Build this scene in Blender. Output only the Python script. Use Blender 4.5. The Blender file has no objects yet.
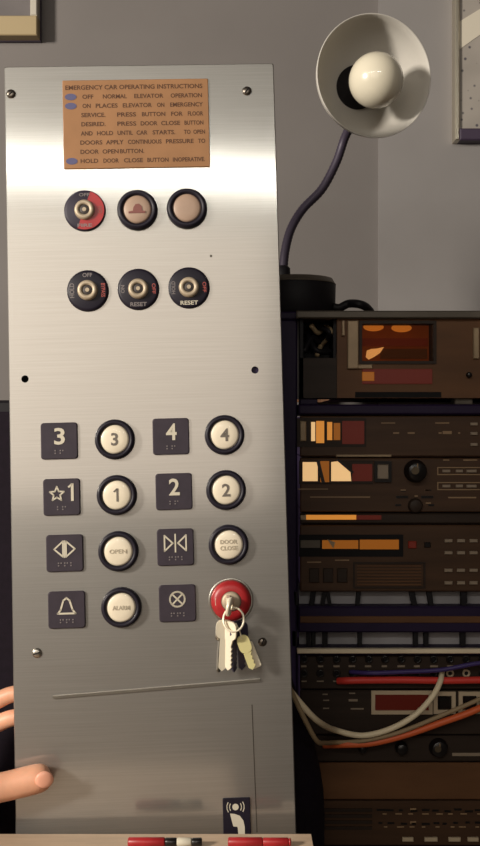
import bpy, bmesh, math, random
from mathutils import Vector, Matrix, Euler
random.seed(7)
sc = bpy.context.scene
COL = sc.collection
R = math.radians

# ------------------------------------------------------------------ camera
EYE = 1.35
F = 1000.0            # focal length in pixels of the 480 x 846 frame
cam = bpy.data.cameras.new('camera'); cam_o = bpy.data.objects.new('camera', cam); COL.objects.link(cam_o)
cam.sensor_fit = 'VERTICAL'; cam.angle = 2 * math.atan(423 / F)
cam.clip_start = 0.02
cam_o.location = (0, -1, EYE); cam_o.rotation_euler = (R(90), 0, 0)
sc.camera = cam_o

# ------------------------------------------------------------------ world, lamps, exposure
w = bpy.data.worlds.new('World'); sc.world = w; w.use_nodes = True
w.node_tree.nodes['Background'].inputs[0].default_value = (1.0, 0.82, 0.66, 1)
w.node_tree.nodes['Background'].inputs[1].default_value = 0.045

def area(name, loc, target, sx, sy, power, color):
    l = bpy.data.lights.new(name, 'AREA'); l.shape = 'RECTANGLE'; l.size = sx; l.size_y = sy
    l.energy = power; l.color = color
    o = bpy.data.objects.new(name, l); COL.objects.link(o); o.location = loc
    d = Vector(target) - Vector(loc); o.rotation_euler = d.to_track_quat('-Z', 'Y').to_euler()
    return o
area('ceiling_tube_light', (-0.45, -2.1, 2.385), (-0.3, 0, 1.5), 2.6, 0.06, 11.0, (1.0, 0.97, 0.88))
area('panel_fill_light', (-0.5, -2.5, 1.84), (-0.2, 0, 1.4), 1.6, 1.0, 7.8, (1.0, 0.85, 0.70))  # broad light added behind the camera to brighten the panel's middle
area('key_lamp_light', (-1.85, -1.35, 1.95), (0.15, 0.2, 1.7), 0.3, 0.3, 75, (1.0, 0.92, 0.80))
vs = sc.view_settings
vs.view_transform = 'Standard'; vs.look = 'None'; vs.gamma = 1; vs.exposure = 0.0
vs.use_curve_mapping = False

# ------------------------------------------------------------------ helpers: materials
def lin(c):
    return tuple(((v / 255) / 12.92 if v / 255 <= 0.04045 else ((v / 255 + 0.055) / 1.055) ** 2.4) for v in c)

def mat(name, rgb, rough=0.5, metal=0.0, noise=0.0, scale=40.0, bump=0.0, emit=0.0, ecol=None, stretch=(1, 1, 1), coat=0.0, spec=0.5):
    m = bpy.data.materials.new(name); m.use_nodes = True
    nt = m.node_tree; b = nt.nodes['Principled BSDF']
    c = lin(rgb)
    b.inputs['Base Color'].default_value = (*c, 1)
    b.inputs['Roughness'].default_value = rough
    b.inputs['Metallic'].default_value = metal
    b.inputs['Specular IOR Level'].default_value = spec
    b.inputs['Coat Weight'].default_value = coat
    if noise or bump:
        tc = nt.nodes.new('ShaderNodeTexCoord'); mp = nt.nodes.new('ShaderNodeMapping')
        mp.inputs['Scale'].default_value = stretch
        nt.links.new(tc.outputs['Object'], mp.inputs[0])
        n = nt.nodes.new('ShaderNodeTexNoise'); n.inputs['Scale'].default_value = scale; n.inputs['Detail'].default_value = 5
        nt.links.new(mp.outputs[0], n.inputs['Vector'])
        if noise:
            r = nt.nodes.new('ShaderNodeValToRGB')
            r.color_ramp.elements[0].position = 0.3; r.color_ramp.elements[1].position = 0.7
            r.color_ramp.elements[0].color = (*[max(0, v * (1 - noise)) for v in c], 1)
            r.color_ramp.elements[1].color = (*[min(1, v * (1 + noise)) for v in c], 1)
            nt.links.new(n.outputs[0], r.inputs[0]); nt.links.new(r.outputs[0], b.inputs['Base Color'])
        if bump:
            bp = nt.nodes.new('ShaderNodeBump'); bp.inputs['Strength'].default_value = bump; bp.inputs['Distance'].default_value = 0.002
            nt.links.new(n.outputs[0], bp.inputs['Height']); nt.links.new(bp.outputs[0], b.inputs['Normal'])
    if emit:
        b.inputs['Emission Color'].default_value = (*lin(ecol or rgb), 1)
        b.inputs['Emission Strength'].default_value = emit
    return m

def steel_mat():
    m = bpy.data.materials.new('brushed_steel'); m.use_nodes = True
    nt = m.node_tree; N = nt.nodes; L = nt.links
    b = N['Principled BSDF']; out = N['Material Output']
    tc = N.new('ShaderNodeTexCoord'); mp = N.new('ShaderNodeMapping'); mp.inputs['Scale'].default_value = (3, 3, 260)
    L.new(tc.outputs['Object'], mp.inputs[0])
    n = N.new('ShaderNodeTexNoise'); n.inputs['Scale'].default_value = 3.0; n.inputs['Detail'].default_value = 4
    L.new(mp.outputs[0], n.inputs['Vector'])
    n2 = N.new('ShaderNodeTexNoise'); n2.inputs['Scale'].default_value = 9; n2.inputs['Detail'].default_value = 3
    L.new(tc.outputs['Object'], n2.inputs['Vector'])
    r = N.new('ShaderNodeMapRange'); r.inputs[3].default_value = 0.45; r.inputs[4].default_value = 0.51
    L.new(n2.outputs[0], r.inputs[0]); L.new(r.outputs[0], b.inputs['Roughness'])
    ramp = N.new('ShaderNodeValToRGB')
    ramp.color_ramp.elements[0].position = 0.25; ramp.color_ramp.elements[1].position = 0.75
    ramp.color_ramp.elements[0].color = (0.38, 0.365, 0.345, 1); ramp.color_ramp.elements[1].color = (0.44, 0.425, 0.40, 1)
    L.new(n.outputs[0], ramp.inputs[0]); L.new(ramp.outputs[0], b.inputs['Base Color'])
    b.inputs['Metallic'].default_value = 1.0
    g = N.new('ShaderNodeBsdfGlossy'); g.inputs['Roughness'].default_value = 0.125
    g.inputs['Color'].default_value = (0.62, 0.605, 0.58, 1)
    bp = N.new('ShaderNodeBump'); bp.inputs['Strength'].default_value = 0.015; bp.inputs['Distance'].default_value = 0.0005
    L.new(n.outputs[0], bp.inputs['Height']); L.new(bp.outputs[0], b.inputs['Normal']); L.new(bp.outputs[0], g.inputs['Normal'])
    mx = N.new('ShaderNodeMixShader'); mx.inputs[0].default_value = 0.28
    L.new(b.outputs[0], mx.inputs[1]); L.new(g.outputs[0], mx.inputs[2]); L.new(mx.outputs[0], out.inputs['Surface'])
    return m

def shade_mat():
    m = bpy.data.materials.new('frosted_white_shade'); m.use_nodes = True
    nt = m.node_tree; b = nt.nodes['Principled BSDF']; out = nt.nodes['Material Output']
    b.inputs['Base Color'].default_value = (0.66, 0.63, 0.58, 1); b.inputs['Roughness'].default_value = 0.4
    t = nt.nodes.new('ShaderNodeBsdfTranslucent'); t.inputs[0].default_value = (0.6, 0.55, 0.48, 1)
    mx = nt.nodes.new('ShaderNodeMixShader'); mx.inputs[0].default_value = 0.22
    nt.links.new(b.outputs[0], mx.inputs[1]); nt.links.new(t.outputs[0], mx.inputs[2]); nt.links.new(mx.outputs[0], out.inputs[0])
    return m

def glass_mat():
    m = bpy.data.materials.new('window_glass'); m.use_nodes = True
    nt = m.node_tree; N = nt.nodes; out = N['Material Output']; N.remove(N['Principled BSDF'])
    t = N.new('ShaderNodeBsdfTransparent'); t.inputs[0].default_value = (0.9, 0.75, 0.6, 1)
    g = N.new('ShaderNodeBsdfGlossy'); g.inputs['Roughness'].default_value = 0.08
    mx = N.new('ShaderNodeMixShader'); mx.inputs[0].default_value = 0.05
    nt.links.new(t.outputs[0], mx.inputs[1]); nt.links.new(g.outputs[0], mx.inputs[2]); nt.links.new(mx.outputs[0], out.inputs[0])
    return m

def print_mat():
    m = bpy.data.materials.new('speckled_print'); m.use_nodes = True
    nt = m.node_tree; N = nt.nodes; L = nt.links; b = N['Principled BSDF']
    tc = N.new('ShaderNodeTexCoord'); v = N.new('ShaderNodeTexVoronoi'); v.inputs['Scale'].default_value = 85
    L.new(tc.outputs['Object'], v.inputs['Vector'])
    r = N.new('ShaderNodeValToRGB'); r.color_ramp.elements[0].position = 0.12; r.color_ramp.elements[1].position = 0.24
    r.color_ramp.elements[0].color = (*lin((88, 84, 92)), 1); r.color_ramp.elements[1].color = (*lin((176, 168, 160)), 1)
    L.new(v.outputs['Distance'], r.inputs[0])
    n = N.new('ShaderNodeTexNoise'); n.inputs['Scale'].default_value = 14
    L.new(tc.outputs['Object'], n.inputs['Vector'])
    mx = N.new('ShaderNodeMix'); mx.data_type = 'RGBA'; mx.blend_type = 'MULTIPLY'; mx.inputs[0].default_value = 0.5
    L.new(r.outputs[0], mx.inputs[6]); L.new(n.outputs[0], mx.inputs[7])
    L.new(mx.outputs[2], b.inputs['Base Color']); b.inputs['Roughness'].default_value = 0.6
    return m

M = {}
M['steel'] = steel_mat()
M['steel_plain'] = mat('satin_steel', (170, 166, 158), 0.35, 1.0, 0.1, 60)
M['screw'] = mat('screw_metal', (120, 112, 104), 0.35, 1.0)
M['barrel'] = mat('lock_barrel', (176, 160, 138), 0.5, 0.35, 0.1, 200)
M['barrel_dark'] = mat('lock_slot', (66, 60, 58), 0.5, 0.4)
M['black'] = mat('black_plastic', (26, 22, 34), 0.45, 0, 0.15, 30, 0.0, spec=0.3)
M['navy'] = mat('dark_plate', (44, 38, 52), 0.5, 0, 0.15, 60, spec=0.3)
M['plate'] = mat('button_plate', (52, 45, 54), 0.55, 0, 0.12, 90, spec=0.3)
M['red'] = mat('red_plastic', (156, 30, 34), 0.4, 0, 0.15, 120)
M['lens'] = mat('white_lens', (224, 212, 190), 0.35, 0, 0.04, 60, coat=0.2)
M['lens_tan'] = mat('tan_lens', (164, 138, 120), 0.45, 0, 0.06, 80)
M['hat'] = mat('dark_red_print', (124, 74, 68), 0.6)
M['ink_white'] = mat('white_ink', (196, 188, 170), 0.6)
M['ink_dim'] = mat('worn_white_ink', (120, 112, 112), 0.6)
M['ink_red'] = mat('faded_red_ink', (150, 66, 60), 0.6)
M['ink_grey'] = mat('grey_ink', (104, 96, 88), 0.6)
M['ink_faint'] = mat('faint_grey_ink', (172, 160, 140), 0.6)
M['ink_brown'] = mat('dark_brown_ink', (78, 46, 26), 0.7)
M['ink_blue'] = mat('blue_grey_ink', (84, 82, 116), 0.7)
M['bronze'] = mat('bronze_plaque', (152, 110, 74), 0.55, 0.25, 0.08, 35)
M['hole'] = mat('dark_hole', (10, 8, 10), 0.9)
M['wall'] = mat('painted_wall', (113, 108, 106), 0.9, 0, 0.05, 6, 0.05)
M['wall_light'] = mat('pale_wall_board', (134, 130, 129), 0.85, 0, 0.05, 8, 0.05)
M['floor'] = mat('grey_floor', (90, 82, 74), 0.8, 0, 0.2, 10)
M['table'] = mat('beige_laminate', (188, 164, 140), 0.5, 0, 0.08, 25, stretch=(1, 6, 6))
M['shade'] = shade_mat()
M['bulb'] = mat('frosted_bulb', (220, 212, 192), 0.25, 0, 0.02, 20, coat=0.6)
M['neck'] = mat('dark_flex_neck', (62, 54, 70), 0.5, 0.2)
M['rubber'] = mat('black_rubber', (18, 15, 20), 0.6, 0, 0.2, 60, spec=0.3)
M['rack'] = mat('black_rack_paint', (36, 24, 54), 0.55, 0, 0.1, 30, spec=0.25)
M['unit'] = mat('brown_black_faceplate', (72, 50, 34), 0.5, 0, 0.2, 25, stretch=(0.3, 1, 4), spec=0.3)
M['unit_dark'] = mat('near_black_faceplate', (50, 39, 32), 0.55, 0, 0.2, 25, stretch=(0.3, 1, 4), spec=0.25)
M['unit_brown'] = mat('brown_blank_plate', (102, 69, 43), 0.55, 0, 0.2, 18, stretch=(0.5, 1, 2), spec=0.3)
M['wood'] = mat('walnut_case', (112, 78, 54), 0.5, 0, 0.3, 12, stretch=(0.4, 2, 5))
M['bezel'] = mat('dull_bezel_metal', (158, 136, 108), 0.45, 0.3, 0.1, 60)
M['gunmetal'] = mat('grey_metal_edge', (92, 84, 74), 0.5, 0.3, 0.1, 40)
M['pale_bar'] = mat('pale_metal_bar', (240, 224, 194), 0.4, 0.1, 0.1, 40, stretch=(0.3, 1, 1))
M['amber'] = mat('amber_lamp', (240, 150, 50), 0.4, emit=0.42, ecol=(255, 165, 70))
M['amber_dim'] = mat('dim_amber_display', (150, 82, 22), 0.4, emit=0.16, ecol=(255, 150, 40))
M['cream_lamp'] = mat('warm_white_lamp', (245, 205, 150), 0.4, emit=0.62, ecol=(255, 205, 140))
M['ember'] = mat('red_glow', (96, 28, 14), 0.5, emit=0.03, ecol=(255, 60, 20))  # weak self-glow, paints the red spill around lit displays
M['window_back'] = mat('amber_lit_back', (120, 62, 24), 0.7, 0, 0.3, 40, emit=0.05, ecol=(255, 130, 50))
M['glass'] = glass_mat()
M['knob'] = mat('black_knob', (20, 16, 16), 0.3)
M['knob_glint'] = mat('painted_knob_glint', (104, 92, 74), 0.35, 0.6)
M['key_cap'] = mat('grey_push_button', (146, 130, 112), 0.5)
M['ink_unit'] = mat('tan_panel_print', (150, 122, 90), 0.6)
M['display_frame'] = mat('pale_display_frame', (196, 178, 150), 0.5)
M['display_red'] = mat('dark_red_display', (74, 24, 16), 0.35, emit=0.02, ecol=(255, 60, 30))
M['cable_white'] = mat('cream_cable', (244, 228, 194), 0.5)
M['cable_red'] = mat('red_cable', (220, 62, 52), 0.5)
M['cable_orange'] = mat('orange_cable', (226, 104, 54), 0.5)
M['cable_blue'] = mat('violet_cable', (62, 48, 110), 0.5)
M['cable_grey'] = mat('grey_brown_cable', (160, 138, 106), 0.6)
M['gap_lightener'] = mat('grey_gap_lightener', (150, 147, 150), 0.7, 0, 0.25, 10)  # for the strips added to lighten the rack gaps
M['bag'] = mat('black_fabric', (22, 14, 24), 0.85, 0, 0.2, 150, 0.1, spec=0.2)
M['frame_cream'] = mat('cream_picture_mat', (158, 140, 106), 0.6)
M['frame_pale'] = mat('pale_frame_edge', (176, 170, 158), 0.45)
M['frame_dark'] = mat('dark_frame', (58, 46, 66), 0.55)
M['print_grey'] = mat('grey_print', (98, 92, 92), 0.6, 0, 0.2, 12)
M['print'] = print_mat()
M['stripe'] = mat('white_print_stripe', (206, 198, 182), 0.6)
M['frame_metal'] = mat('bright_metal_frame', (190, 182, 166), 0.3, 0.8)
M['key_nickel'] = mat('nickel_key', (236, 226, 204), 0.4, 0.3)
M['key_dark'] = mat('dark_key', (70, 64, 84), 0.4, 0.5)
M['key_brass'] = mat('pale_brass_key', (246, 236, 172), 0.35, 0.3)
def skin_mat():
    m = mat('skin', (216, 160, 130), 0.5, 0, 0.1, 45, 0.1)
    b = m.node_tree.nodes['Principled BSDF']
    b.inputs['Subsurface Weight'].default_value = 0.2; b.inputs['Subsurface Radius'].default_value = (0.008, 0.003, 0.002)
    b.inputs['Subsurface Scale'].default_value = 0.5
    return m
M['skin'] = skin_mat()
M['nail'] = mat('thumb_nail', (230, 166, 140), 0.35, coat=0.3)
M['seam'] = mat('dark_seam', (70, 64, 58), 0.6, 0.5)

# ------------------------------------------------------------------ helpers: geometry (x right, y away from viewer, z up)
class MB:
    def __init__(s): s.v = []; s.f = []; s.sm = []
    def add(s, v, f, smooth=False):
        o = len(s.v); s.v += [tuple(p) for p in v]; s.f += [tuple(i + o for i in q) for q in f]; s.sm += [smooth] * len(f); return s
    def box(s, x0, x1, y0, y1, z0, z1, c=0.0):
        """box whose front (y0) edges are chamfered by c"""
        if c <= 0:
            v = [(x0,y0,z0),(x1,y0,z0),(x1,y0,z1),(x0,y0,z1),(x0,y1,z0),(x1,y1,z0),(x1,y1,z1),(x0,y1,z1)]
            f = [(0,1,2,3),(5,4,7,6),(4,0,3,7),(1,5,6,2),(3,2,6,7),(4,5,1,0)]
        else:
            v = [(x0+c,y0,z0+c),(x1-c,y0,z0+c),(x1-c,y0,z1-c),(x0+c,y0,z1-c),
                 (x0,y0+c,z0),(x1,y0+c,z0),(x1,y0+c,z1),(x0,y0+c,z1),
                 (x0,y1,z0),(x1,y1,z0),(x1,y1,z1),(x0,y1,z1)]
            f = [(0,1,2,3)]
            for a in (0, 4):
                for i in range(4):
                    j = (i+1) % 4
                    f.append((a+i, a+4+i, a+4+j, a+j))
            f.append((11,10,9,8))
        return s.add(v, f)
    def lathe(s, prof, cx=0, cz=0, n=32, frame=None, smooth=True):
        """profile of (radius, y); axis runs along y through (cx, cz), or along the given matrix"""
        v = []; f = []; rings = []
        for r, y in prof:
            if r < 1e-6:
                rings.append([len(v)]); v.append((cx, y, cz))
            else:
                st = len(v); rings.append(list(range(st, st+n)))
                for i in range(n):
                    a = 2*math.pi*i/n; v.append((cx + r*math.cos(a), y, cz + r*math.sin(a)))
        for a, b in zip(rings, rings[1:]):
            for i in range(n):
                j = (i+1) % n
                if len(a) == 1 and len(b) == 1: continue
                if len(a) == 1: f.append((a[0], b[i], b[j]))
                elif len(b) == 1: f.append((a[i], b[0], a[j]))
                else: f.append((a[i], b[i], b[j], a[j]))
        if frame is not None: v = [frame @ Vector(p) for p in v]
        return s.add(v, f, smooth)
    def prism(s, pts, y0, y1):
        n = len(pts)
        v = [(x, y0, z) for x, z in pts] + [(x, y1, z) for x, z in pts]
        f = [tuple(range(n)), tuple(range(2*n-1, n-1, -1))] + [(i, i+n, (i+1) % n + n, (i+1) % n) for i in range(n)]
        return s.add(v, f)
    def frame(s, x0, x1, z0, z1, t, y0, y1):
        s.box(x0, x1, y0, y1, z0, z0+t); s.box(x0, x1, y0, y1, z1-t, z1)
        s.box(x0, x0+t, y0, y1, z0+t, z1-t); return s.box(x1-t, x1, y0, y1, z0+t, z1-t)
    def tube(s, pts, r, n=12, smooth=True, ridges=0.0):
        pts = [Vector(p) for p in pts]; v = []; f = []
        up = None
        for i, p in enumerate(pts):
            t = (pts[min(i+1, len(pts)-1)] - pts[max(i-1, 0)]).normalized()
            if up is None:
                up = t.orthogonal().normalized()
            up = (up - t * up.dot(t)).normalized(); q = t.cross(up)
            rr = r[i] if isinstance(r, (list, tuple)) else r
            if ridges: rr *= 1 + (ridges if i % 2 else -ridges)
            for k in range(n):
                a = 2*math.pi*k/n; v.append(p + (up*math.cos(a) + q*math.sin(a)) * rr)
        for i in range(len(pts)-1):
            for k in range(n):
                j = (k+1) % n
                f.append((i*n+k, i*n+j, (i+1)*n+j, (i+1)*n+k))
        f.append(tuple(range(n-1, -1, -1))); f.append(tuple(range((len(pts)-1)*n, len(pts)*n)))
        return s.add(v, f, smooth)
    def mesh(s, name):
        me = bpy.data.meshes.new(name); me.from_pydata(s.v, [], s.f)
        me.polygons.foreach_set('use_smooth', s.sm)
        bm = bmesh.new(); bm.from_mesh(me); bmesh.ops.recalc_face_normals(bm, faces=bm.faces); bm.to_mesh(me); bm.free()
        me.update(); return me
    def build(s, name, m, parent=None, loc=None):
        return link(name, s.mesh(name), m, parent, loc)

def link(name, me, m, parent=None, loc=None):
    if isinstance(m, str): m = M[m]
    if not me.materials: me.materials.append(m)
    o = bpy.data.objects.new(name, me); COL.objects.link(o)
    if parent: o.parent = parent
    if loc is not None: o.location = loc
    return o
def tag(o, label, cat, group=None, kind=None):
    o['label'] = label
    if cat: o['category'] = cat
    if group: o['group'] = group
    if kind: o['kind'] = kind
    return o
def struct(o, label=None):
    o['kind'] = 'structure'
    if label: o['label'] = label
    return o
def empty(name, loc=(0, 0, 0)):
    o = bpy.data.objects.new(name, None); COL.objects.link(o); o.location = loc; o.empty_display_size = 0.05; return o

def curve_pts(pts, n=10):
    """Catmull-Rom through the points"""
    P = [Vector(p) for p in pts]; P = [P[0]*2-P[1]] + P + [P[-1]*2-P[-2]]; out = []
    for i in range(1, len(P)-2):
        for k in range(n):
            t = k/n; a, b, c, d = P[i-1:i+3]
            out.append(0.5*((2*b) + (c-a)*t + (2*a-5*b+4*c-d)*t*t + (3*b-a-3*c+d)*t**3))
    out.append(P[-2]); return out

TXT = {}
def text_raw(body):
    if body in TXT: return TXT[body]
    cu = bpy.data.curves.new('t', 'FONT'); cu.body = body; cu.size = 1.0; cu.resolution_u = 3; cu.offset = 0.02
    o = bpy.data.objects.new('t', cu); COL.objects.link(o)
    me = bpy.data.meshes.new_from_object(o.evaluated_get(bpy.context.evaluated_depsgraph_get()))
    v = [tuple(p.co) for p in me.vertices]; f = [tuple(p.vertices) for p in me.polygons]
    bpy.data.objects.remove(o); bpy.data.curves.remove(cu); bpy.data.meshes.remove(me)
    xs = [p[0] for p in v]; ys = [p[1] for p in v]
    TXT[body] = (v, f, min(xs), max(xs), min(ys), max(ys)); return TXT[body]
def add_text(mb, body, cx, cz, h, y, w=None, rot=0.0, fat=None):
    """print the body centred on (cx, cz), cap height h, optional width w, facing -y"""
    v, f, x0, x1, y0, y1 = text_raw(body)
    sy = h/(y1-y0); sx = (w/(x1-x0)) if w else sy
    c, s_ = math.cos(rot), math.sin(rot); o = []
    for p in v:
        a = (p[0]-(x0+x1)/2)*sx; b = (p[1]-(y0+y1)/2)*sy
        o.append((cx + a*c - b*s_, y, cz + a*s_ + b*c))
    mb.add(o, f); return mb
def stroke(mb, pts, t, y, y1=None, closed=False):
    """polyline of flat bars t thick"""
    n = len(pts)
    for i in range(n if closed else n-1):
        (ax, az), (bx, bz) = pts[i], pts[(i+1) % n]
        L = math.hypot(bx-ax, bz-az) or 1e-9; ux, uz = (bx-ax)/L, (bz-az)/L; px, pz = -uz*t/2, ux*t/2; e = t*0.4
        ax -= ux*e; az -= uz*e; bx += ux*e; bz += uz*e
        q = [(ax+px, az+pz), (ax-px, az-pz), (bx-px, bz-pz), (bx+px, bz+pz)]
        mb.prism(q, y, y1 if y1 is not None else y+0.0003)
    return mb
def disc(mb, cx, cz, r, y, y1, n=20):
    return mb.prism([(cx + r*math.cos(2*math.pi*i/n), cz + r*math.sin(2*math.pi*i/n)) for i in range(n)], y, y1)
def rrect(x0, x1, z0, z1, r, n=5):
    p = []
    for cx, cz, a0 in ((x1-r, z1-r, 0), (x0+r, z1-r, 90), (x0+r, z0+r, 180), (x1-r, z0+r, 270)):
        for i in range(n):
            a = R(a0 + 90*i/(n-1)); p.append((cx + r*math.cos(a), cz + r*math.sin(a)))
    return p
def plate_mesh(mb, pts, y0, y1, c):
    """rounded plate with a chamfered front edge"""
    cx = sum(p[0] for p in pts)/len(pts); cz = sum(p[1] for p in pts)/len(pts)
    w_ = max(abs(p[0]-cx) for p in pts); h_ = max(abs(p[1]-cz) for p in pts)
    inner = [(cx+(x-cx)*(1-c/w_), cz+(z-cz)*(1-c/h_)) for x, z in pts]; n = len(pts)
    v = [(x, y0, z) for x, z in inner] + [(x, y0+c, z) for x, z in pts] + [(x, y1, z) for x, z in pts]
    f = [tuple(range(n))] + [(a+i, a+n+i, a+n+(i+1) % n, a+(i+1) % n) for a in (0, n) for i in range(n)] + [tuple(range(3*n-1, 2*n-1, -1))]
    return mb.add(v, f)

def W(px, py, Y):
    """point of the room at distance Y behind the panel plane that stands at this place of the photograph"""
    d = Y + 1.0
    return Vector(((px-240)/F*d, Y, EYE - (py-423)/F*d))

# ------------------------------------------------------------------ the room
RACK_Y = 0.20; WALL_Y = 0.55
TABLE_Z = 0.905
b = MB(); b.box(-2.6, 2.6, -3.0, WALL_Y+0.12, -0.05, 0.0); struct(b.build('floor', 'floor'), 'dark grey floor below the table and rack')
b = MB(); b.box(-2.6, 2.6, WALL_Y, WALL_Y+0.1, 0.0, 3.0); struct(b.build('wall_back', 'wall'), 'plain grey-brown painted wall behind the lamp')
xs = W(378, 0, WALL_Y).x
b = MB(); b.box(xs, 2.5, WALL_Y-0.008, WALL_Y, 0.0, 3.0, 0.0); struct(b.build('trim_1', 'wall_light'), 'paler wall board to the right of the lamp')

# table that carries the panel, with a raised strip along the panel's foot
t = empty('workbench', (0, 0, 0))
tag(t, 'beige workbench edge under the steel panel at the bottom of the photo', 'workbench')
b = MB(); b.box(-1.1, 0.016, -0.55, 0.42, TABLE_Z-0.03, TABLE_Z, 0.003); b.build('table_top', 'table', t)
LIP_Y0, LIP_Y1 = -0.105, -0.06
LIP_Z = W(0, 834, LIP_Y1).z
b = MB(); b.box(-1.1, W(311, 0, LIP_Y1).x, LIP_Y0, LIP_Y1, TABLE_Z, LIP_Z, 0.002); b.build('front_strip', 'table', t)
for x in (-1.05, -0.03):
    for y in (-0.5, 0.37):
        b = MB(); b.box(x-0.022, x+0.022, y-0.022, y+0.022, 0.0, TABLE_Z-0.03); b.build('leg', 'rack', t)

# ------------------------------------------------------------------ elevator panel
aL, aY, aR = -0.05288952, -0.03398204, -0.02532923
def rotm(a, b_, c):
    return Matrix.Rotation(c, 3, 'Z') @ Matrix.Rotation(b_, 3, 'Y') @ Matrix.Rotation(a, 3, 'X')
RC = rotm(aL, aY, aR); TC = Vector((-0.23587841, -0.3562323, 1.0))      # camera frame: x right, y down, z forward
eu, ev, en = RC.col[0], RC.col[1], RC.col[2]
def c2w(v): return Vector((v[0], v[2], -v[1]))
PW, PH = 0.270, 0.8025
panel = empty('elevator_control_panel')
ux, uy, uz = c2w(eu), c2w(en), -c2w(ev)
panel.matrix_world = Matrix(((ux.x, uy.x, uz.x, TC.x), (ux.y, uy.y, uz.y, TC.z-1), (ux.z, uy.z, uz.z, EYE-TC.y), (0, 0, 0, 1)))
tag(panel, 'tall brushed steel elevator control panel with floor buttons and key switches', 'control panel')
def L(px, py):
    """(x, z) on the panel's face at this place of the photograph"""
    d = Vector(((px-240)/F, (py-423)/F, 1.0))
    k = TC.dot(en) / d.dot(en); p = d*k - TC
    return p.dot(eu), -p.dot(ev)
S = 0.985e-3        # metres per photo pixel on the panel face

# face plate with real holes is not needed: fittings sit proud; two open screw holes are drilled as dark recesses
b = MB(); plate_mesh(b, rrect(0, PW, -PH, 0, 0.002), 0.0, 0.003, 0.0008)
fm_ = b.mesh('face_plate'); cut = MB()
for px, py in ((25, 379), (255, 370)):
    x, z = L(px, py); cut.lathe([(0, -0.002), (0.0036, -0.002), (0.0036, 0.005), (0, 0.005)], x, z, 24)
cm = cut.mesh('cut'); fo = bpy.data.objects.new('f', fm_); co = bpy.data.objects.new('c', cm); COL.objects.link(fo); COL.objects.link(co)
md = fo.modifiers.new('b', 'BOOLEAN'); md.object = co; md.operation = 'DIFFERENCE'; md.solver = 'EXACT'
dg = bpy.context.evaluated_depsgraph_get(); dg.update(); cutm = bpy.data.meshes.new_from_object(fo.evaluated_get(dg))
bpy.data.objects.remove(fo); bpy.data.objects.remove(co); cutm.polygons.foreach_set('use_smooth', [False]*len(cutm.polygons)); cutm.materials.clear()
face = link('face_plate', cutm, 'steel', panel)
b = MB(); b.box(0.055, PW-0.02, 0.003, 0.058, -PH+0.05, -0.02); b.build('back_box', 'rack', panel)

def screw(px, py, r=4.6, m='screw', a=0.4):
    x, z = L(px, py); rr = r*S
    b = MB(); b.lathe([(0, -0.0022), (rr*0.55, -0.0021), (rr*0.9, -0.0012), (rr, 0.0)], x, z, 20)
    o = b.build('screw', m, panel)
    b = MB(); stroke(b, [(x-rr*0.6*math.cos(a), z-rr*0.6*math.sin(a)), (x+rr*0.6*math.cos(a), z+rr*0.6*math.sin(a))], 0.0011, -0.0024, -0.0015)
    b.build('slot', 'hole', o)
screw(11, 94, 4.8, a=0.7); screw(247, 91, 4.8, a=0.9); screw(37, 653, 5.0, 'steel_plain', 0.3); screw(262.5, 642, 4.4, a=1.2)
for px, py in ((25, 379), (255, 370)):
    x, z = L(px, py); b = MB(); b.lathe([(0.0036, 0.0032), (0.0038, 0.0012), (0.0036, 0.0012), (0.0034, 0.010), (0, 0.010)], x, z, 20)
    b.build('screw_hole', 'hole', panel)
x, z = L(211, 256); b = MB(); disc(b, x, z, 0.0012, -0.0002, 0.0, 10); b.build('dent', 'seam', panel)

# instruction plaque
x0, z0 = L(62.5, 81); x1, _ = L(208, 79); _, z1 = L(64, 169.5)
b = MB(); plate_mesh(b, rrect(x0, x1, z1, z0, 0.0012), -0.0016, 0.0, 0.0005); plq = b.build('instruction_plaque', 'bronze', panel)
plq['label'] = 'bronze plaque with emergency operating instructions'
pw = x1-x0; ph = z0-z1
def px_(a): return x0 + a*pw        # plaque fractions
def pz_(a): return z0 - a*ph
b = MB(); add_text(b, 'EMERGENCY CAR OPERATING INSTRUCTIONS', px_(0.49), pz_(0.085), 0.0046, -0.0018, pw*0.94)
b.build('heading', 'ink_brown', plq)
lines = [[('OFF', .135, .21), ('NORMAL', .275, .44), ('ELEVATOR', .49, .69), ('OPERATION', .74, .955)],
         [('ON', .135, .19), ('PLACES', .225, .375), ('ELEVATOR', .41, .61), ('ON', .645, .695), ('EMERGENCY', .735, .96)],
         [('SERVICE.', .125, .29), ('PRESS', .37, .50), ('BUTTON', .54, .70), ('FOR', .74, .82), ('FLOOR', .855, .96)],
         [('DESIRED.', .125, .29), ('PRESS', .37, .50), ('DOOR', .53, .645), ('CLOSE', .67, .80), ('BUTTON', .83, .96)],
         [('AND', .12, .20), ('HOLD', .23, .34), ('UNTIL', .37, .475), ('CAR', .50, .575), ('STARTS.', .61, .765), ('TO', .825, .87), ('OPEN', .89, .97)],
         [('DOORS', .115, .265), ('APPLY', .29, .41), ('CONTINUOUS', .44, .67), ('PRESSURE', .70, .89), ('TO', .92, .97)],
         [('DOOR', .115, .24), ('OPEN', .265, .375), ('BUTTON.', .385, .55)],
         [('HOLD', .115, .235), ('DOOR', .27, .375), ('CLOSE', .41, .54), ('BUTTON', .57, .715), ('INOPERATIVE.', .745, .965)]]
for k, ln in enumerate(lines):
    b = MB()
    for wd, a, c in ln:
        add_text(b, wd, px_((a+c)/2), pz_(0.19 + 0.1035*k), 0.0044, -0.0018, pw*(c-a))
    b.build('text_line', 'ink_brown', plq)
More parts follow.
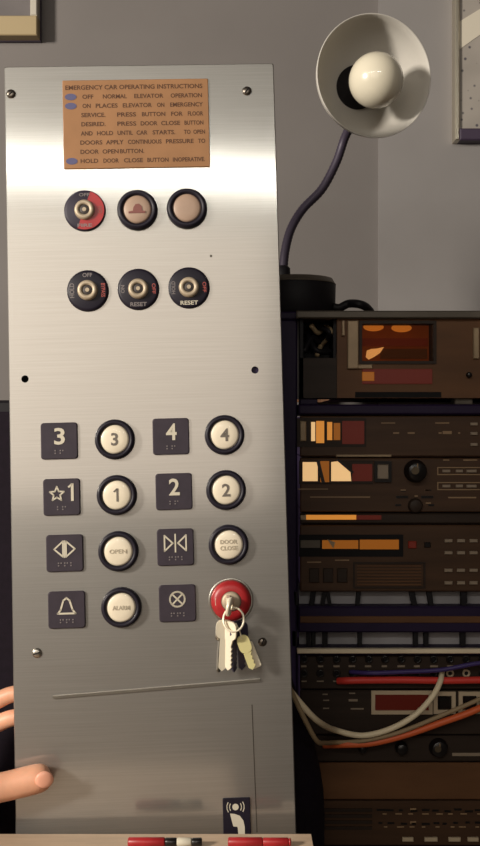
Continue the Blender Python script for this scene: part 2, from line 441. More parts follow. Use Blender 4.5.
for k, (body, row) in enumerate((('KEY', .19), ('KEY', .2935), ('KEY', .915))):
    b = MB(); zc = pz_(row); cx = px_(.055)
    b.prism([(cx+0.0058*math.cos(a*math.pi/8), zc+0.0034*math.sin(a*math.pi/8)) for a in range(16)], -0.0019, -0.0015)
    b.build('marker', 'ink_blue', plq)

# key switches
def key_switch(px, py, r, texts, red_half=False):
    x, z = L(px, py); r *= S
    b = MB(); b.lathe([(0, -0.0035), (r*0.86, -0.0035), (r*0.97, -0.0026), (r, -0.001), (r, 0)], x, z, 40)
    o = b.build('key_switch', 'navy' if red_half else 'black', panel)
    if red_half:
        b = MB(); b.prism([(x+r*0.94*math.cos(R(a)), z+r*0.94*math.sin(R(a))) for a in range(-112, 76, 8)], -0.0039, -0.003)
        q = b.build('red_plate', 'red', o)
    b = MB(); b.lathe([(r*0.24, -0.0062), (r*0.28, -0.0078), (r*0.40, -0.0080), (r*0.47, -0.0066), (r*0.49, -0.003)], x, z, 32)
    b.build('collar', 'barrel', o)
    b = MB(); b.lathe([(0, -0.0064), (r*0.22, -0.0066), (r*0.25, -0.0062), (r*0.25, -0.003)], x, z, 24); p = b.build('lock_barrel', 'barrel_dark', o)
    b = MB(); disc(b, x, z, r*0.10, -0.0072, -0.0062, 12); b.build('keyway', 'barrel', o)
    for body, ang, h, w_, m, rot in texts:
        b = MB(); add_text(b, body, x+r*0.74*math.cos(R(ang)), z+r*0.74*math.sin(R(ang)), h*r, -0.0041 if red_half else -0.0037, w_*r, R(rot))
        b.build('lettering', m, o)
    return o
key_switch(85, 211, 21, [('OFF', 90, .16, .5, 'ink_dim', 0), ('ON', 0, .18, .34, 'hat', 90), ('FIRE', 270, .16, .7, 'ink_dim', 0)], True)
key_switch(88, 291, 21, [('OFF', 90, .20, .46, 'ink_dim', 0), ('HOLD', 180, .22, .70, 'ink_dim', 90), ('BYPASS', 0, .20, .66, 'ink_red', -90)])
key_switch(138.5, 289.5, 21, [('ON', 180, .18, .38, 'ink_dim', 90), ('OFF', 0, .18, .5, 'ink_red', -90), ('RESET', 270, .20, .78, 'ink_dim', 0)])
key_switch(189, 288, 21, [('HOLD', 180, .18, .62, 'ink_dim', 90), ('OFF', 0, .18, .5, 'ink_red', -90), ('RESET', 270, .20, .84, 'ink_white', 0)])

# round push buttons
def round_button(px, py, r, lens_r, lens_m, prints, lens_name='lens'):
    x, z = L(px, py); r *= S; q = lens_r*S
    b = MB(); b.lathe([(q*0.99, -0.003), (q*1.04, -0.0062), ((r+q)/2, -0.0072), (r*0.95, -0.0058), (r, -0.0025), (r, 0.0)], x, z, 44)
    o = b.build('push_button', 'black', panel)
    b = MB(); b.lathe([(0, -0.0062), (q*0.5, -0.0060), (q*0.85, -0.0054), (q*0.98, -0.0044), (q*0.98, -0.0005)], x, z, 40)
    b.build(lens_name, lens_m, o)
    for f_, m in prints:
        b = MB(); f_(b, x, z); b.build('lettering', m, o)
    return o
def num(n, h=0.0125, dx=0, dz=0): return lambda b, x, z: add_text(b, n, x+dx, z+dz, h, -0.0065)
def one(b, x, z): stroke(b, [(x+0.0008, z-0.0055), (x+0.0008, z+0.0058)], 0.0018, -0.0066); stroke(b, [(x+0.0004, z+0.0058), (x-0.0022, z+0.0036)], 0.0014, -0.0066)
def words(*ls):
    def f_(b, x, z):
        for i, l in enumerate(ls):
            add_text(b, l, x, z + ((len(ls)-1)/2-i)*0.0062, 0.0042, -0.0065, 0.0165)
    return f_
def fire_hat(b, x, z):
    pts = [(-.0085, -.0042), (.0080, -.0042), (.0080, -.0022), (.0052, -.0018), (.0046, .0026), (.0018, .0052), (-.0014, .0048), (-.0036, .0016), (-.0042, -.0018), (-.0085, -.0026)]
    b.prism([(x+a, z+c) for a, c in pts], -0.0066, -0.0056)
round_button(137.5, 210.5, 20.5, 14.5, 'lens_tan', [(fire_hat, 'hat')], 'lens')
round_button(187, 209, 20.5, 14.5, 'lens_tan', [])
RB = [(115, 439.5, [(num('3'), 'ink_grey')]), (224.5, 435, [(num('4'), 'ink_grey')]), (117, 495, [(one, 'ink_grey')]), (226, 490, [(num('2'), 'ink_grey')]),
      (118.5, 551, [(words('OPEN'), 'ink_faint')]), (228.5, 544.5, [(words('DOOR', 'CLOSE'), 'ink_faint')]), (121.5, 607, [(words('ALARM'), 'ink_faint')])]
for px, py, pr in RB: round_button(px, py, 20, 14.6, 'lens', pr)

# square tactile plates beside the buttons
def plate(px, py, draw, dots):
    x, z = L(px, py); h = 18.2*S
    b = MB(); plate_mesh(b, rrect(x-h, x+h, z-h, z+h, 0.003), -0.0026, 0.0, 0.0008); o = b.build('tactile_plate', 'plate', panel)
    b = MB(); draw(b, x, z); b.build('symbol', 'ink_white', o)
    b = MB()
    for dx, dz in dots: disc(b, x+dx, z-0.0105+dz, 0.0007, -0.0032, -0.0025, 8)
    b.build('braille', 'ink_dim', o)
YS = -0.0031
def t_num(n): return lambda b, x, z: add_text(b, n, x+0.0005, z+0.0045, 0.0165, YS, 0.0105)
def t_star(b, x, z):
    pts = []
    for k in range(10):
        r_ = 0.0072 if k % 2 == 0 else 0.0032; a = R(90+36*k); pts.append((x-0.0045+r_*math.cos(a), z+0.003+r_*math.sin(a)))
    stroke(b, pts, 0.0015, YS, closed=True); stroke(b, [(x+0.0105, z-0.0030), (x+0.0105, z+0.0120)], 0.0026, YS); stroke(b, [(x+0.0100, z+0.0122), (x+0.0072, z+0.0098)], 0.0018, YS)
def t_open(b, x, z):
    z += 0.004
    stroke(b, [(x-0.0015, z+0.0075), (x-0.0100, z), (x-0.0015, z-0.0075)], 0.0015, YS, closed=True)
    stroke(b, [(x+0.0015, z+0.0075), (x+0.0100, z), (x+0.0015, z-0.0075)], 0.0015, YS, closed=True)
    stroke(b, [(x, z+0.008), (x, z-0.008)], 0.0012, YS)
def t_close(b, x, z):
    z += 0.004
    stroke(b, [(x-0.0105, z+0.0075), (x-0.0025, z), (x-0.0105, z-0.0075)], 0.0015, YS, closed=True)
    stroke(b, [(x+0.0105, z+0.0075), (x+0.0025, z), (x+0.0105, z-0.0075)], 0.0015, YS, closed=True)
    stroke(b, [(x, z+0.0085), (x, z-0.0085)], 0.0014, YS)
def t_bell(b, x, z):
    z += 0.003
    stroke(b, [(x-0.0085, z-0.0065), (x-0.0058, z-0.0030), (x-0.0030, z+0.0060), (x, z+0.0085), (x+0.0030, z+0.0060), (x+0.0058, z-0.0030), (x+0.0085, z-0.0065)], 0.0017, YS, closed=True)
def t_stop(b, x, z):
    z += 0.004
    stroke(b, [(x+0.0072*math.cos(2*math.pi*k/20), z+0.0072*math.sin(2*math.pi*k/20)) for k in range(20)], 0.0016, YS, closed=True)
    stroke(b, [(x-0.0045, z-0.0045), (x+0.0045, z+0.0045)], 0.0015, YS); stroke(b, [(x-0.0045, z+0.0045), (x+0.0045, z-0.0045)], 0.0015, YS)
D1 = [(-.004, .001), (-.004, -.0015), (.001, .001), (.0035, .001), (.001, -.0015)]
D2 = [(-.006, .001), (-.0035, .001), (-.006, -.0015), (.0, .001), (.0, -.0015), (.0025, .001), (.006, -.0015), (.006, .001)]
plate(59.5, 441, t_num('3'), D1); plate(171, 436.5, t_num('4'), D1); plate(62, 497, t_star, D1); plate(174, 491.5, t_num('2'), D1)
plate(65, 553, t_open, D2); plate(175.5, 547, t_close, D2); plate(67, 609.5, t_bell, D2); plate(177.5, 603, t_stop, D2)

# red stop switch that holds the key
x, z = L(231, 600.5); r = 20*S
b = MB(); b.lathe([(r*0.5, -0.0075), (r*0.72, -0.0075), (r*0.92, -0.0055), (r, -0.002), (r, 0)], x, z, 40); ks = b.build('key_switch', 'red', panel)
ks['label'] = 'red ringed stop key switch with a key in it'
b = MB(); b.lathe([(r*1.0, 0), (r*1.10, -0.0006), (r*1.12, 0.0)], x, z, 40); b.build('trim_ring', 'steel_plain', ks)
b = MB(); b.lathe([(0, -0.0092), (r*0.38, -0.0094), (r*0.46, -0.0084), (r*0.50, -0.006), (r*0.5, -0.002)], x, z, 32); b.build('lock_barrel', 'barrel', ks)
b = MB(); b.box(x-0.0155, x-0.0125, -0.0070, -0.006, z-0.0035, z+0.0035); b.build('pointer_mark', 'ink_white', ks)

# folded edge of the phone compartment door and its seams
b = MB(); (ax, az), (bx, bz) = L(54, 697), L(259, 680)
stroke(b, [(ax, az), (bx, bz)], 0.0024, -0.0022, 0.0); dr = b.build('door_edge', 'steel_plain', panel); dr['label'] = 'bright folded edge of the lower door'
b = MB(); stroke(b, [L(252, 705), L(257, 832)], 0.0009, -0.0003, 0.0); b.build('door_seam', 'seam', panel)

# phone sign
x0, z0 = L(222.5, 798); x1, _ = L(250, 797); _, z1 = L(224, 836)
b = MB(); plate_mesh(b, rrect(x0, x1, z1, z0, 0.001), -0.0014, 0.0, 0.0005); sg = b.build('phone_sign', 'black', panel)
sg['label'] = 'small black sign with a white telephone symbol'
cx = (x0+x1)/2; zt = z0
b = MB()
disc(b, cx-0.001, zt-0.0085, 0.0031, -0.0018, -0.0013, 16)
pts = [(-.0065, -.0145), (-.0020, -.0150), (.0030, -.0170), (.0062, -.0215), (.0074, -.0275), (.0074, -.0350), (.0010, -.0350), (.0008, -.0305), (.0004, -.0272), (-.0036, -.0268), (-.0048, -.0220)]
b.prism([(cx+a, zt+c) for a, c in pts], -0.0018, -0.0013)
for s_ in (-1, 1):
    for k in range(2):
        rr = 0.0058+0.0026*k
        stroke(b, [(cx-0.001+s_*rr*math.cos(R(a)), zt-0.0085+rr*math.sin(R(a))) for a in (-32, -11, 11, 32)], 0.0008, -0.0018, -0.0013)
b.build('symbol', 'ink_white', sg)

PM = panel.matrix_world.copy()
def PL(px, py, out):
    """room point standing `out` metres in front of the panel's face"""
    x, z = L(px, py); return PM @ Vector((x, -out, z))

# ------------------------------------------------------------------ bunch of keys hanging from the red switch
kb = empty('key_bunch', PL(231, 604, 0.012)); kl = kb.location.copy()
tag(kb, 'bunch of keys hanging from the red key switch', 'keys')
def rel(p): return p - kl
b = MB(); p0 = PL(229, 598, 0.0085); 
inserted = MB(); inserted.box(-0.0016, 0.0016, -0.016, 0.004, -0.004, 0.004, 0.0006); o = inserted.build('key_shank', 'key_nickel', kb, rel(PL(228, 598, 0.0098)))
b = MB(); b.lathe([(0.0028, -0.002), (0.0088, -0.0016), (0.0094, 0.0), (0.0088, 0.0016), (0.0028, 0.002), (0.0028, -0.002)], 0, 0, 24, Matrix.Rotation(R(78), 4, 'Z') @ Matrix.Rotation(R(10), 4, 'X'))
b.build('key_bow', 'key_nickel', kb, rel(PL(229, 603, 0.028)))
rc = PL(233, 616, 0.024)
b = MB(); b.tube([Vector((0.0098*math.cos(2*math.pi*k/28), 0.004*math.sin(2*math.pi*k/28), 0.0108*math.sin(2*math.pi*k/28))) for k in range(29)], 0.0011, 8); b.build('split_ring', 'key_nickel', kb, rel(rc))
def key_mesh(ln, bow=0.0082):
    b = MB()
    pts = rrect(-bow, bow, -0.016, 0.002, 0.0055); b.prism(pts, -0.0011, 0.0011)
    bl = [(-0.0038, -0.016), (-0.0038, -ln), (-0.0008, -ln-0.003), (0.0030, -ln)]
    z_ = -ln
    while z_ < -0.021:
        bl += [(0.0036, z_+0.0012), (0.0022, z_+0.0028)]; z_ += 0.0042
    bl += [(0.0042, -0.016)]
    b.prism(bl, -0.0009, 0.0009)
    return b
KEYS = [(224.5, 619, 0.044, 3, 10, 'key_nickel', 0.020), (229, 620, 0.042, 1, -35, 'key_nickel', 0.023), (222, 622, 0.043, 6, 50, 'steel_plain', 0.014),
        (235, 620, 0.044, 3, 60, 'key_dark', 0.018), (239, 622, 0.042, -4, 25, 'key_dark', 0.012)]
for px, py, ln, tl, yaw, m, out in KEYS:
    o = key_mesh(ln).build('key', m, kb, rel(PL(px, py, out))); o.rotation_euler = (0, R(tl), R(yaw))
o = key_mesh(0.030, 0.006).build('key', 'key_brass', kb, rel(PL(241, 634, 0.020))); o.rotation_euler = (0, R(-20), R(8))
b = MB(); b.tube(curve_pts([rel(PL(235, 620, .022)), rel(PL(239, 628, .021)), rel(PL(241, 636, .0205))], 4), 0.0008, 6); b.build('link', 'key_nickel', kb)
b = MB(); plate_mesh(b, rrect(-0.0045, 0.0045, -0.026, 0.0, 0.002), -0.001, 0.001, 0.0003); o = b.build('key_tag', 'key_nickel', kb, rel(PL(247, 640, 0.014))); o.rotation_euler = (0, R(-22), 0)

# ------------------------------------------------------------------ equipment rack
ry = RACK_Y
def X(px, Y=RACK_Y): return (px-240)/F*(Y+1)
def Z(py, Y=RACK_Y): return EYE-(py-423)/F*(Y+1)
XL, XR = X(300), X(300)+0.45
rack = empty('equipment_rack', (0, 0, 0)); tag(rack, 'black equipment rack frame holding the stacked audio units', 'rack')
for xx in (XL-0.030, XR+0.003):
    for yy in (ry+0.004, ry+0.26):
        b = MB(); b.box(xx, xx+0.027, yy, yy+0.027, 0.0, Z(311)-0.010, 0.002); b.build('post', 'rack', rack)
def shelf(p0, p1, m='rack', extra=None):
    b = MB(); b.box(XL-0.002, XR+0.002, ry-0.004, ry+0.28, Z(p1), Z(p0), 0.002); return b.build('shelf', m, rack)
shelf(404.5, 414.5); s2 = shelf(606, 632)
b = MB(); b.box(XL, XR, ry-0.0055, ry-0.0035, Z(622), Z(615.5), 0.0005); b.build('edge_strip', 'unit_brown', s2)
s3 = shelf(647, 655)
b = MB(); b.box(XL-0.004, XR, ry-0.012, ry-0.004, Z(651.5), Z(647), 0.001); b.build('edge_bar', 'pale_bar', s3)
shelf(846, 853)
b = MB(); b.box(0.006, XL-0.001, ry+0.002, ry+0.26, Z(311)-0.010, Z(311)-0.0002, 0.002); b.build('side_tray', 'rack', rack)

def unit(name, label, cat, p0, p1, m='unit', depth=0.24, group=None, x0=None, x1=None, chamfer=0.0015, face=True):
    """a stacked unit: chassis set back behind a faceplate; returns the Empty (identity frame)"""
    e = empty(name); tag(e, label, cat, group)
    xa = XL if x0 is None else x0; xb = XR if x1 is None else x1
    b = MB(); b.box(xa+0.004, xb-0.004, ry+0.003, ry+depth, Z(p1), Z(p0)-0.001); b.build('chassis', 'rack', e)
    b = MB(); b.box(xa, xb, ry-0.001, ry+0.003, Z(p1-0.4), Z(p0+0.4), chamfer); b.build('faceplate', m, e)
    return e
FY = RACK_Y - 0.001
def fbox(e, name, m, a, b_, c, d, out=0.001, back=0.0, ch=0.0):
    b = MB(); b.box(X(a), X(b_), FY-out, FY+back, Z(d), Z(c), ch); return b.build(name, m, e)
def fknob(e, px, py, r, out=0.014, m='knob', cap=True):
    rr = r*1.2e-3
    b = MB(); b.lathe([(0, FY-out), (rr*0.72, FY-out), (rr*0.84, FY-out*0.9), (rr*0.92, FY-0.002), (rr, FY-0.001), (rr, FY)], X(px), Z(py), 28); o = b.build('knob', m, e)
    if cap:
        b = MB(); disc(b, X(px-r*0.2), Z(py-r*0.1), rr*0.34, FY-out-0.001, FY-out+0.0005, 16); b.build('knob_glint', 'knob_glint', o)  # off-centre paler disc paints the knob's highlight
        b = MB(); b.box(X(px)-0.0006, X(px)+0.0006, FY-out-0.0006, FY-out+0.0005, Z(py)+rr*0.35, Z(py)+rr*0.7); b.build('pointer', 'ink_unit', o)
    return o
def marks(e, items, m='ink_unit', name='panel_print'):
    """rows of tiny illegible panel print: short bars at (px, py, width, height)"""
    b = MB()
    for px, py, w_, h_ in items: b.box(X(px-w_/2), X(px+w_/2), FY-0.0004, FY, Z(py+h_/2), Z(py-h_/2))
    o = b.build(name, m, e); o['kind'] = 'stuff'; return o

# --- top unit: wooden cased deck with a lit window
u1 = empty('wood_cased_deck'); tag(u1, 'wooden cased deck with a glowing amber window, topmost of the stack', 'audio deck')
zt, zb = Z(311), Z(398)
b = MB()
b.box(X(337), XR, ry+0.004, ry+0.25, zb, zb+0.008); b.box(XL, XR, ry-0.004, ry+0.25, zt-0.009, zt, 0.003)
b.box(XR-0.01, XR, ry, ry+0.25, zb+0.008, zt-0.009); b.box(XL, XR, ry+0.24, ry+0.25, zb, zt-0.009)
b.build('case', 'wood', u1)
b = MB(); b.box(XL, X(337), ry+0.06, ry+0.07, zb, zt-0.009); b.box(XL, XL+0.004, ry+0.001, ry+0.06, zb, zt-0.009); b.box(X(337)-0.004, X(337), ry+0.006, ry+0.06, zb, zt-0.009); b.build('bay_shade_lining', 'rubber', u1)  # black lining added to darken the open bay as shade would
b = MB(); b.box(X(296), XR, ry-0.010, ry-0.004, Z(319), Z(311.5), 0.0015); b.build('top_trim', 'gunmetal', u1)
wx0, wx1, wz0, wz1 = X(359), X(436), Z(364), Z(321)
b = MB()
b.box(X(337), wx0, ry-0.001, ry+0.004, zb, zt-0.009); b.box(wx1, XR-0.01, ry-0.001, ry+0.004, zb, zt-0.009)
b.box(wx0, wx1, ry-0.001, ry+0.004, zb, wz0); b.box(wx0, wx1, ry-0.001, ry+0.004, wz1, zt-0.009)
b.build('faceplate', 'unit_brown', u1)
b = MB(); b.box(X(300), X(337), ry+0.001, ry+0.006, zb, Z(358)); b.build('lower_front', 'unit_dark', u1)
b = MB(); b.box(wx0, wx1, ry+0.045, ry+0.05, wz0-0.01, wz1+0.005); wb = b.build('window_back', 'window_back', u1)
def lamp_blob(name, px, py, rx, rz, m, Y=ry+0.03):
    b = MB(); pr = [(0, -1), (.5, -.87), (.87, -.5), (1, 0), (.87, .5), (.5, .87), (0, 1)]
    fm = Matrix.Translation((X(px, Y), Y, Z(py, Y))) @ Matrix.Diagonal((rx*1.2e-3, 0.006, rz*1.2e-3, 1))
    b.lathe(pr, 0, 0, 20, fm); return b.build(name, m, u1)
lamp_blob('dial_lamp', 373.5, 327, 10.5, 4.4, 'amber'); lamp_blob('dial_lamp', 401.5, 328, 10.5, 4.4, 'amber')
b = MB(); Y = ry+0.028
leaf = [(366, 357), (367, 350.5), (371, 349), (377, 348.5), (384, 347), (380, 353), (374, 357), (369, 359.5)]
b.prism([(X(a, Y), Z(c, Y)) for a, c in leaf], Y, Y+0.003); b.build('pointer_vane', 'cream_lamp', u1)
b = MB(); b.box(X(362), X(433), ry+0.032, ry+0.036, Z(344), Z(336)); b.build('dial_bar', 'ember', u1)
b = MB(); b.box(X(384), X(432), ry+0.030, ry+0.034, Z(357), Z(347)); b.build('dial_plate', 'unit_brown', u1)
b = MB(); b.frame(wx0, wx1, wz0, wz1, 0.0035, ry-0.003, ry+0.02); b.build('window_frame', 'unit_dark', u1)
b = MB(); b.box(wx0+0.003, wx1-0.003, ry+0.002, ry+0.003, wz0+0.003, wz1-0.003); b.build('pane', 'glass', u1)
fbox(u1, 'side_bezel', 'bezel', 347, 358, 321, 369, 0.005, 0, 0.001)
fbox(u1, 'side_bezel', 'bezel', 341.5, 344.5, 321, 336, 0.005, 0, 0.0008)
fbox(u1, 'lower_bezel', 'bezel', 347, 372, 364.5, 369, 0.004, 0, 0.001)
fbox(u1, 'window_reflection', 'ember', 362, 432, 369, 384, 0.0012, 0, 0.0003)  # reddish reflection below the window, painted as a glowing strip
fbox(u1, 'reflection_patch', 'amber_dim', 362, 374, 372, 381, 0.0022, 0, 0.0006)  # brighter end of the painted window reflection
fbox(u1, 'latch', 'bezel', 472.5, 478.5, 328, 359, 0.004, 0, 0.001)
fknob(u1, 468.5, 375, 3, 0.006, 'knob', False)
fbox(u1, 'tape_slot', 'hole', 355, 441, 392, 397.5, 0.0006)
for px in (304, 460, 640):
    b = MB(); b.box(X(px-4), X(px+14), ry+0.006, ry+0.03, Z(404.5), zb, 0.001); b.build('foot', 'gunmetal' if px == 460 else 'rack', u1)
# loose cables stuffed in the open left bay of the deck
for k, (pts, m, lab) in enumerate(((((304, 352), (312, 338), (322, 343), (330, 333), (318, 327), (308, 331), (316, 350), (333, 352)), 'rubber', 'black cable tangled in the left bay of the wooden deck'),
                      (((311, 325), (318, 333), (325, 327), (331, 331), (327, 339), (321, 346), (317, 355)), 'cable_grey', 'short grey-brown cable twisted in the left bay of the wooden deck'))):
    P_ = [W(a, c, ry+0.012+0.012*((i*7) % 3)) for i, (a, c) in enumerate(pts)]
    b = MB(); b.tube(curve_pts(P_, 6), 0.0034 if m == 'rubber' else 0.0030, 8)
    tag(b.build('tangled_cable', m), lab, 'cable')

# --- second unit
u2 = unit('tuner', 'dark tuner with a bright orange display, just under the wooden deck', 'audio unit', 415.5, 457)
fbox(u2, 'display_window', 'unit_dark', 297, 366, 418, 447, 0.001)
fbox(u2, 'display_end', 'bezel', 300, 306, 421, 441, 0.003, 0, 0.001)
fbox(u2, 'display_segment', 'cream_lamp', 311, 315, 422, 441, 0.002); fbox(u2, 'display_segment', 'amber', 316, 324, 421, 443, 0.002)
fbox(u2, 'display_segment', 'amber', 327, 332, 422, 440, 0.002); fbox(u2, 'display_segment', 'amber_dim', 333.5, 340, 423, 440, 0.002)
fbox(u2, 'display_segment', 'ember', 342, 364, 421, 444, 0.0016)  # red glow fading off the lit segments, painted as one more block
marks(u2, [(396, 433, 6, 1.6), (411, 433, 7, 1.6), (440, 433, 3, 1.5), (447, 432.5, 9, 3), (459, 433, 2, 1.5), (442, 423, 14, 1.2), (388, 423, 14, 1)])
for py in (424, 433.5, 444.5): fbox(u2, 'push_button', 'key_cap', 470, 477, py-1.5, py+1.5, 0.003, 0, 0.0006)
fbox(u2, 'bottom_strip', 'bezel', 336, 391, 454.4, 456.8, 0.0025, 0, 0.0005)

# --- third unit
u3 = unit('receiver', 'dark receiver with two lit meter windows and a round knob', 'audio unit', 457.5, 512.5)
fbox(u3, 'display_window', 'unit_dark', 299, 373, 460.5, 484, 0.0012, 0, 0.0004)
fbox(u3, 'meter_window', 'cream_lamp', 302.5, 317.5, 462, 481, 0.002)
b = MB(); y_ = FY-0.002
b.prism([(X(a), Z(c)) for a, c in ((331, 462), (339, 461), (350, 470), (351, 481), (331, 481))], y_, FY); b.build('meter_window', 'cream_lamp', u3)
fbox(u3, 'meter_window', 'amber_dim', 320, 329, 461, 482, 0.0018)
b = MB(); stroke(b, [(X(338), Z(460)), (X(352), Z(472))], 0.003, FY-0.0035, FY); b.build('meter_needle', 'knob', u3)
b = MB(); stroke(b, [(X(318), Z(462)), (X(323), Z(482))], 0.004, FY-0.0035, FY); b.build('meter_needle', 'knob', u3)
fbox(u3, 'glow_spill', 'ember', 352, 372, 464, 481, 0.0016)  # red spill from the lit meters, painted as a glowing patch
b = MB(); b.frame(X(374), X(391), Z(482), Z(461), 0.0035, FY-0.004, FY); b.build('counter_frame', 'knob', u3)
fbox(u3, 'counter', 'key_cap', 377, 388, 464, 478.5, 0.001)
fknob(u3, 415, 471, 11.5, 0.016); fknob(u3, 415, 505.5, 7.5, 0.006, 'unit_dark', False)
marks(u3, [(403, 491, 5, 1), (428, 490, 6, 1), (402, 497, 12, 2.6), (427, 497, 12, 2.6), (398, 505, 6, 2), (431, 505, 6, 2)], 'knob')
marks(u3, [(403, 490, 5, 1), (427, 490, 5, 1), (416, 496, 3, 1.4), (428, 503, 5, 1.2), (313, 489, 30, 1), (340, 497, 60, 1.2)])
for z0_, z1_ in ((467, 475), (482, 490)):
    b = MB(); b.frame(X(437), X(484), Z(z1_), Z(z0_), 0.0012, FY-0.0012, FY); b.build('button_frame', 'ink_unit', u3)
    for a, wd in ((446, 8), (459, 7), (471, 10)): fbox(u3, 'push_button', 'key_cap', a-wd/2, a+wd/2, (z0_+z1_)/2-1.4, (z0_+z1_)/2+1.4, 0.003 if wd == 10 else 0.002, 0, 0.0006)
marks(u3, [(446, 460, 6, 1.2), (470, 460, 14, 1.2), (462, 497.5, 28, 1.4)])

# --- glowing strip between the third and fourth units
u35 = unit('light_strip_unit', 'slim dark unit with a glowing orange line', 'audio unit', 513, 524, 'unit_dark')
fbox(u35, 'glow_line', 'amber', 306, 356, 514.8, 519.5, 0.002, 0, 0.0005); fbox(u35, 'glow_line', 'bezel', 300.5, 306, 515, 519.5, 0.002); fbox(u35, 'glow_line', 'ember', 356, 381, 515, 519.5, 0.0018)  # the ember end paints the red fade of the orange line

# --- fourth unit
u4 = unit('cassette_deck', 'dark deck with a long dull amber display strip and small button grid', 'audio unit', 524.5, 592)
fbox(u4, 'display_window', 'hole', 299, 403, 534.5, 556.5, 0.0008)
fbox(u4, 'display_segment', 'amber_dim', 322, 358, 540, 548.5, 0.002); fbox(u4, 'display_segment', 'amber_dim', 359.5, 398.5, 539.5, 549, 0.002)
b = MB(); y_ = FY-0.0026; b.prism([(X(a), Z(c)) for a, c in ((327, 539), (335, 542), (333, 548))], y_, FY); b.build('display_mark', 'bezel', u4)
fbox(u4, 'display_segment', 'gunmetal', 300.5, 320, 540, 547.5, 0.002)
fbox(u4, 'record_lamp', 'ember', 408, 416, 541, 548, 0.0025, 0, 0.0008); fbox(u4, 'push_button', 'knob', 424, 430, 542, 547, 0.003, 0, 0.0006)
b = MB(); b.frame(X(353), X(425), Z(588), Z(562), 0.002, FY-0.002, FY); b.build('lid_frame', 'unit_dark', u4)
for i in range(7): fbox(u4, 'vent_slat', 'unit_brown', 357, 421, 565+3.1*i, 566.4+3.1*i, 0.0012)
for px in (314, 328, 342): fbox(u4, 'push_button', 'unit_dark', px-5, px+5, 568, 582, 0.003, 0, 0.0008)
marks(u4, [(314, 562, 14, 1), (342, 560, 14, 1), (418, 575, 6, 1)])
for py in (540.5, 552.5, 570, 582.5):
    for px in (448, 460.5, 473, 486): fbox(u4, 'push_button', 'key_cap', px-4, px+4, py-1.6, py+1.6, 0.003, 0, 0.0006)
# feet down on the black shelf
for px in (306, 660):
    b = MB(); b.box(X(px-4), X(px+4), ry+0.05, ry+0.07, Z(606), Z(592)); b.build('foot', 'rubber', u4)

# --- set-back grey strips added to lighten the two gaps, with dark stubs in front of them
for p0, p1 in ((592.5, 606), (632, 647)):
    b = MB(); b.box(XL, XR, ry+0.016, ry+0.02, Z(p1), Z(p0)); b.build('gap_lightening_strip', 'gap_lightener', rack)
for a, dx, wd in ((297, -1, 4), (312, 2, 5), (323, 2, 4), (330.5, -2.5, 3.5), (358, 1.5, 4), (415.5, -3, 5.5), (432, -2, 5), (465, 0, 6)):
    b = MB(); b.prism([(X(a-wd/2+dx), Z(592.3)), (X(a+wd/2+dx), Z(592.3)), (X(a+wd/2), Z(606)), (X(a-wd/2), Z(606))], ry+0.004, ry+0.012); b.build('foot', 'rubber', u4)
for a, wd in ((295, 5), (309, 4), (314, 4), (325.5, 5), (360.5, 4), (416.5, 4.5), (427, 4.5), (464, 5)):
    b = MB(); b.box(X(a-wd/2), X(a+wd/2), ry+0.004, ry+0.012, Z(647), Z(632)); b.build('spacer', 'rubber', rack)

# --- patch bay
pb = unit('patch_bay', 'black patch bay with rows of jack sockets under the pale metal bar', 'patch bay', 655.5, 689.5, 'unit_dark')
b = MB(); rr = 0.0048; b.lathe([(rr*0.55, 0.002), (rr*0.55, -0.0016), (rr, -0.0014), (rr, 0.0005)], 0, 0, 14); jm = b.mesh('jack')
b = MB(); b.lathe([(0, -0.0004), (rr*0.6, -0.0004), (rr*0.6, 0.0005)], 0, 0, 12); hm = b.mesh('hole')
for row, py in enumerate((659, 673)):
    for i in range(23):
        px = 304+16.2*i
        if px > 668: continue
        mt = 'display_frame' if row and 440 < px < 476 else 'knob'
        if mt == 'knob': me = jm
        else: me = jm.copy()
        if mt != 'knob': me.materials.clear(); me.materials.append(M[mt])
        j = link('jack', me, mt, pb, (X(px), FY, Z(py))); link('hole', hm, 'hole', j)
marks(pb, [(304+16.2*i+random.uniform(-1, 1), 666, random.uniform(5, 8), 1.8) for i in range(22)] + [(304+16.2*i, 681, random.uniform(4, 9), 1.2) for i in range(4)], 'key_cap')

# --- display unit
du = unit('effects_unit', 'dark unit with a pale framed red display and square keys', 'audio unit', 690, 735, 'unit_dark')
fbox(du, 'display_glass', 'display_red', 372, 432, 691, 712, 0.001)
b = MB(); b.frame(X(371), X(432), Z(713.5), Z(690), 0.0045, FY-0.003, FY); b.build('display_frame', 'display_frame', du)
for a in (433, 458):
    b = MB(); b.frame(X(a), X(a+22), Z(713), Z(691), 0.0048, FY-0.003, FY); q = b.build('key_frame', 'display_frame', du)
    fbox(du, 'square_key', 'knob', a+5, a+17, 695.5, 708.5, 0.004, 0, 0.001)
marks(du, [(325, 694, 5, 1.2), (352, 693, 6, 1.2), (353, 700, 9, 2.2), (326, 700, 6, 1.2), (326, 708, 6, 1.2), (357, 708.5, 13, 1.4)], 'key_cap')

# --- knob unit
ku = unit('mixer_strip', 'dark strip unit with a row of round knobs below the red cable', 'audio unit', 735.5, 762, 'unit_dark')
for px, r_ in ((362, 4.5), (401, 6.5), (438, 9.5), (500, 9.5), (545, 9.5)): fknob(ku, px, 747, r_, 0.010, 'knob', r_ > 8)
fbox(ku, 'slider_slot', 'key_cap', 452, 480, 752.5, 755.5, 0.001)
# --- brown blank
bu = unit('blank_panel_unit', 'plain brown blank-fronted unit low in the stack', 'audio unit', 762.5, 800, 'unit_brown')
for px in (312, 662):
    for py in (768, 794):
        b = MB(); disc(b, X(px), Z(py), 0.003, FY-0.002, FY, 12); b.build('screw', 'screw', bu)
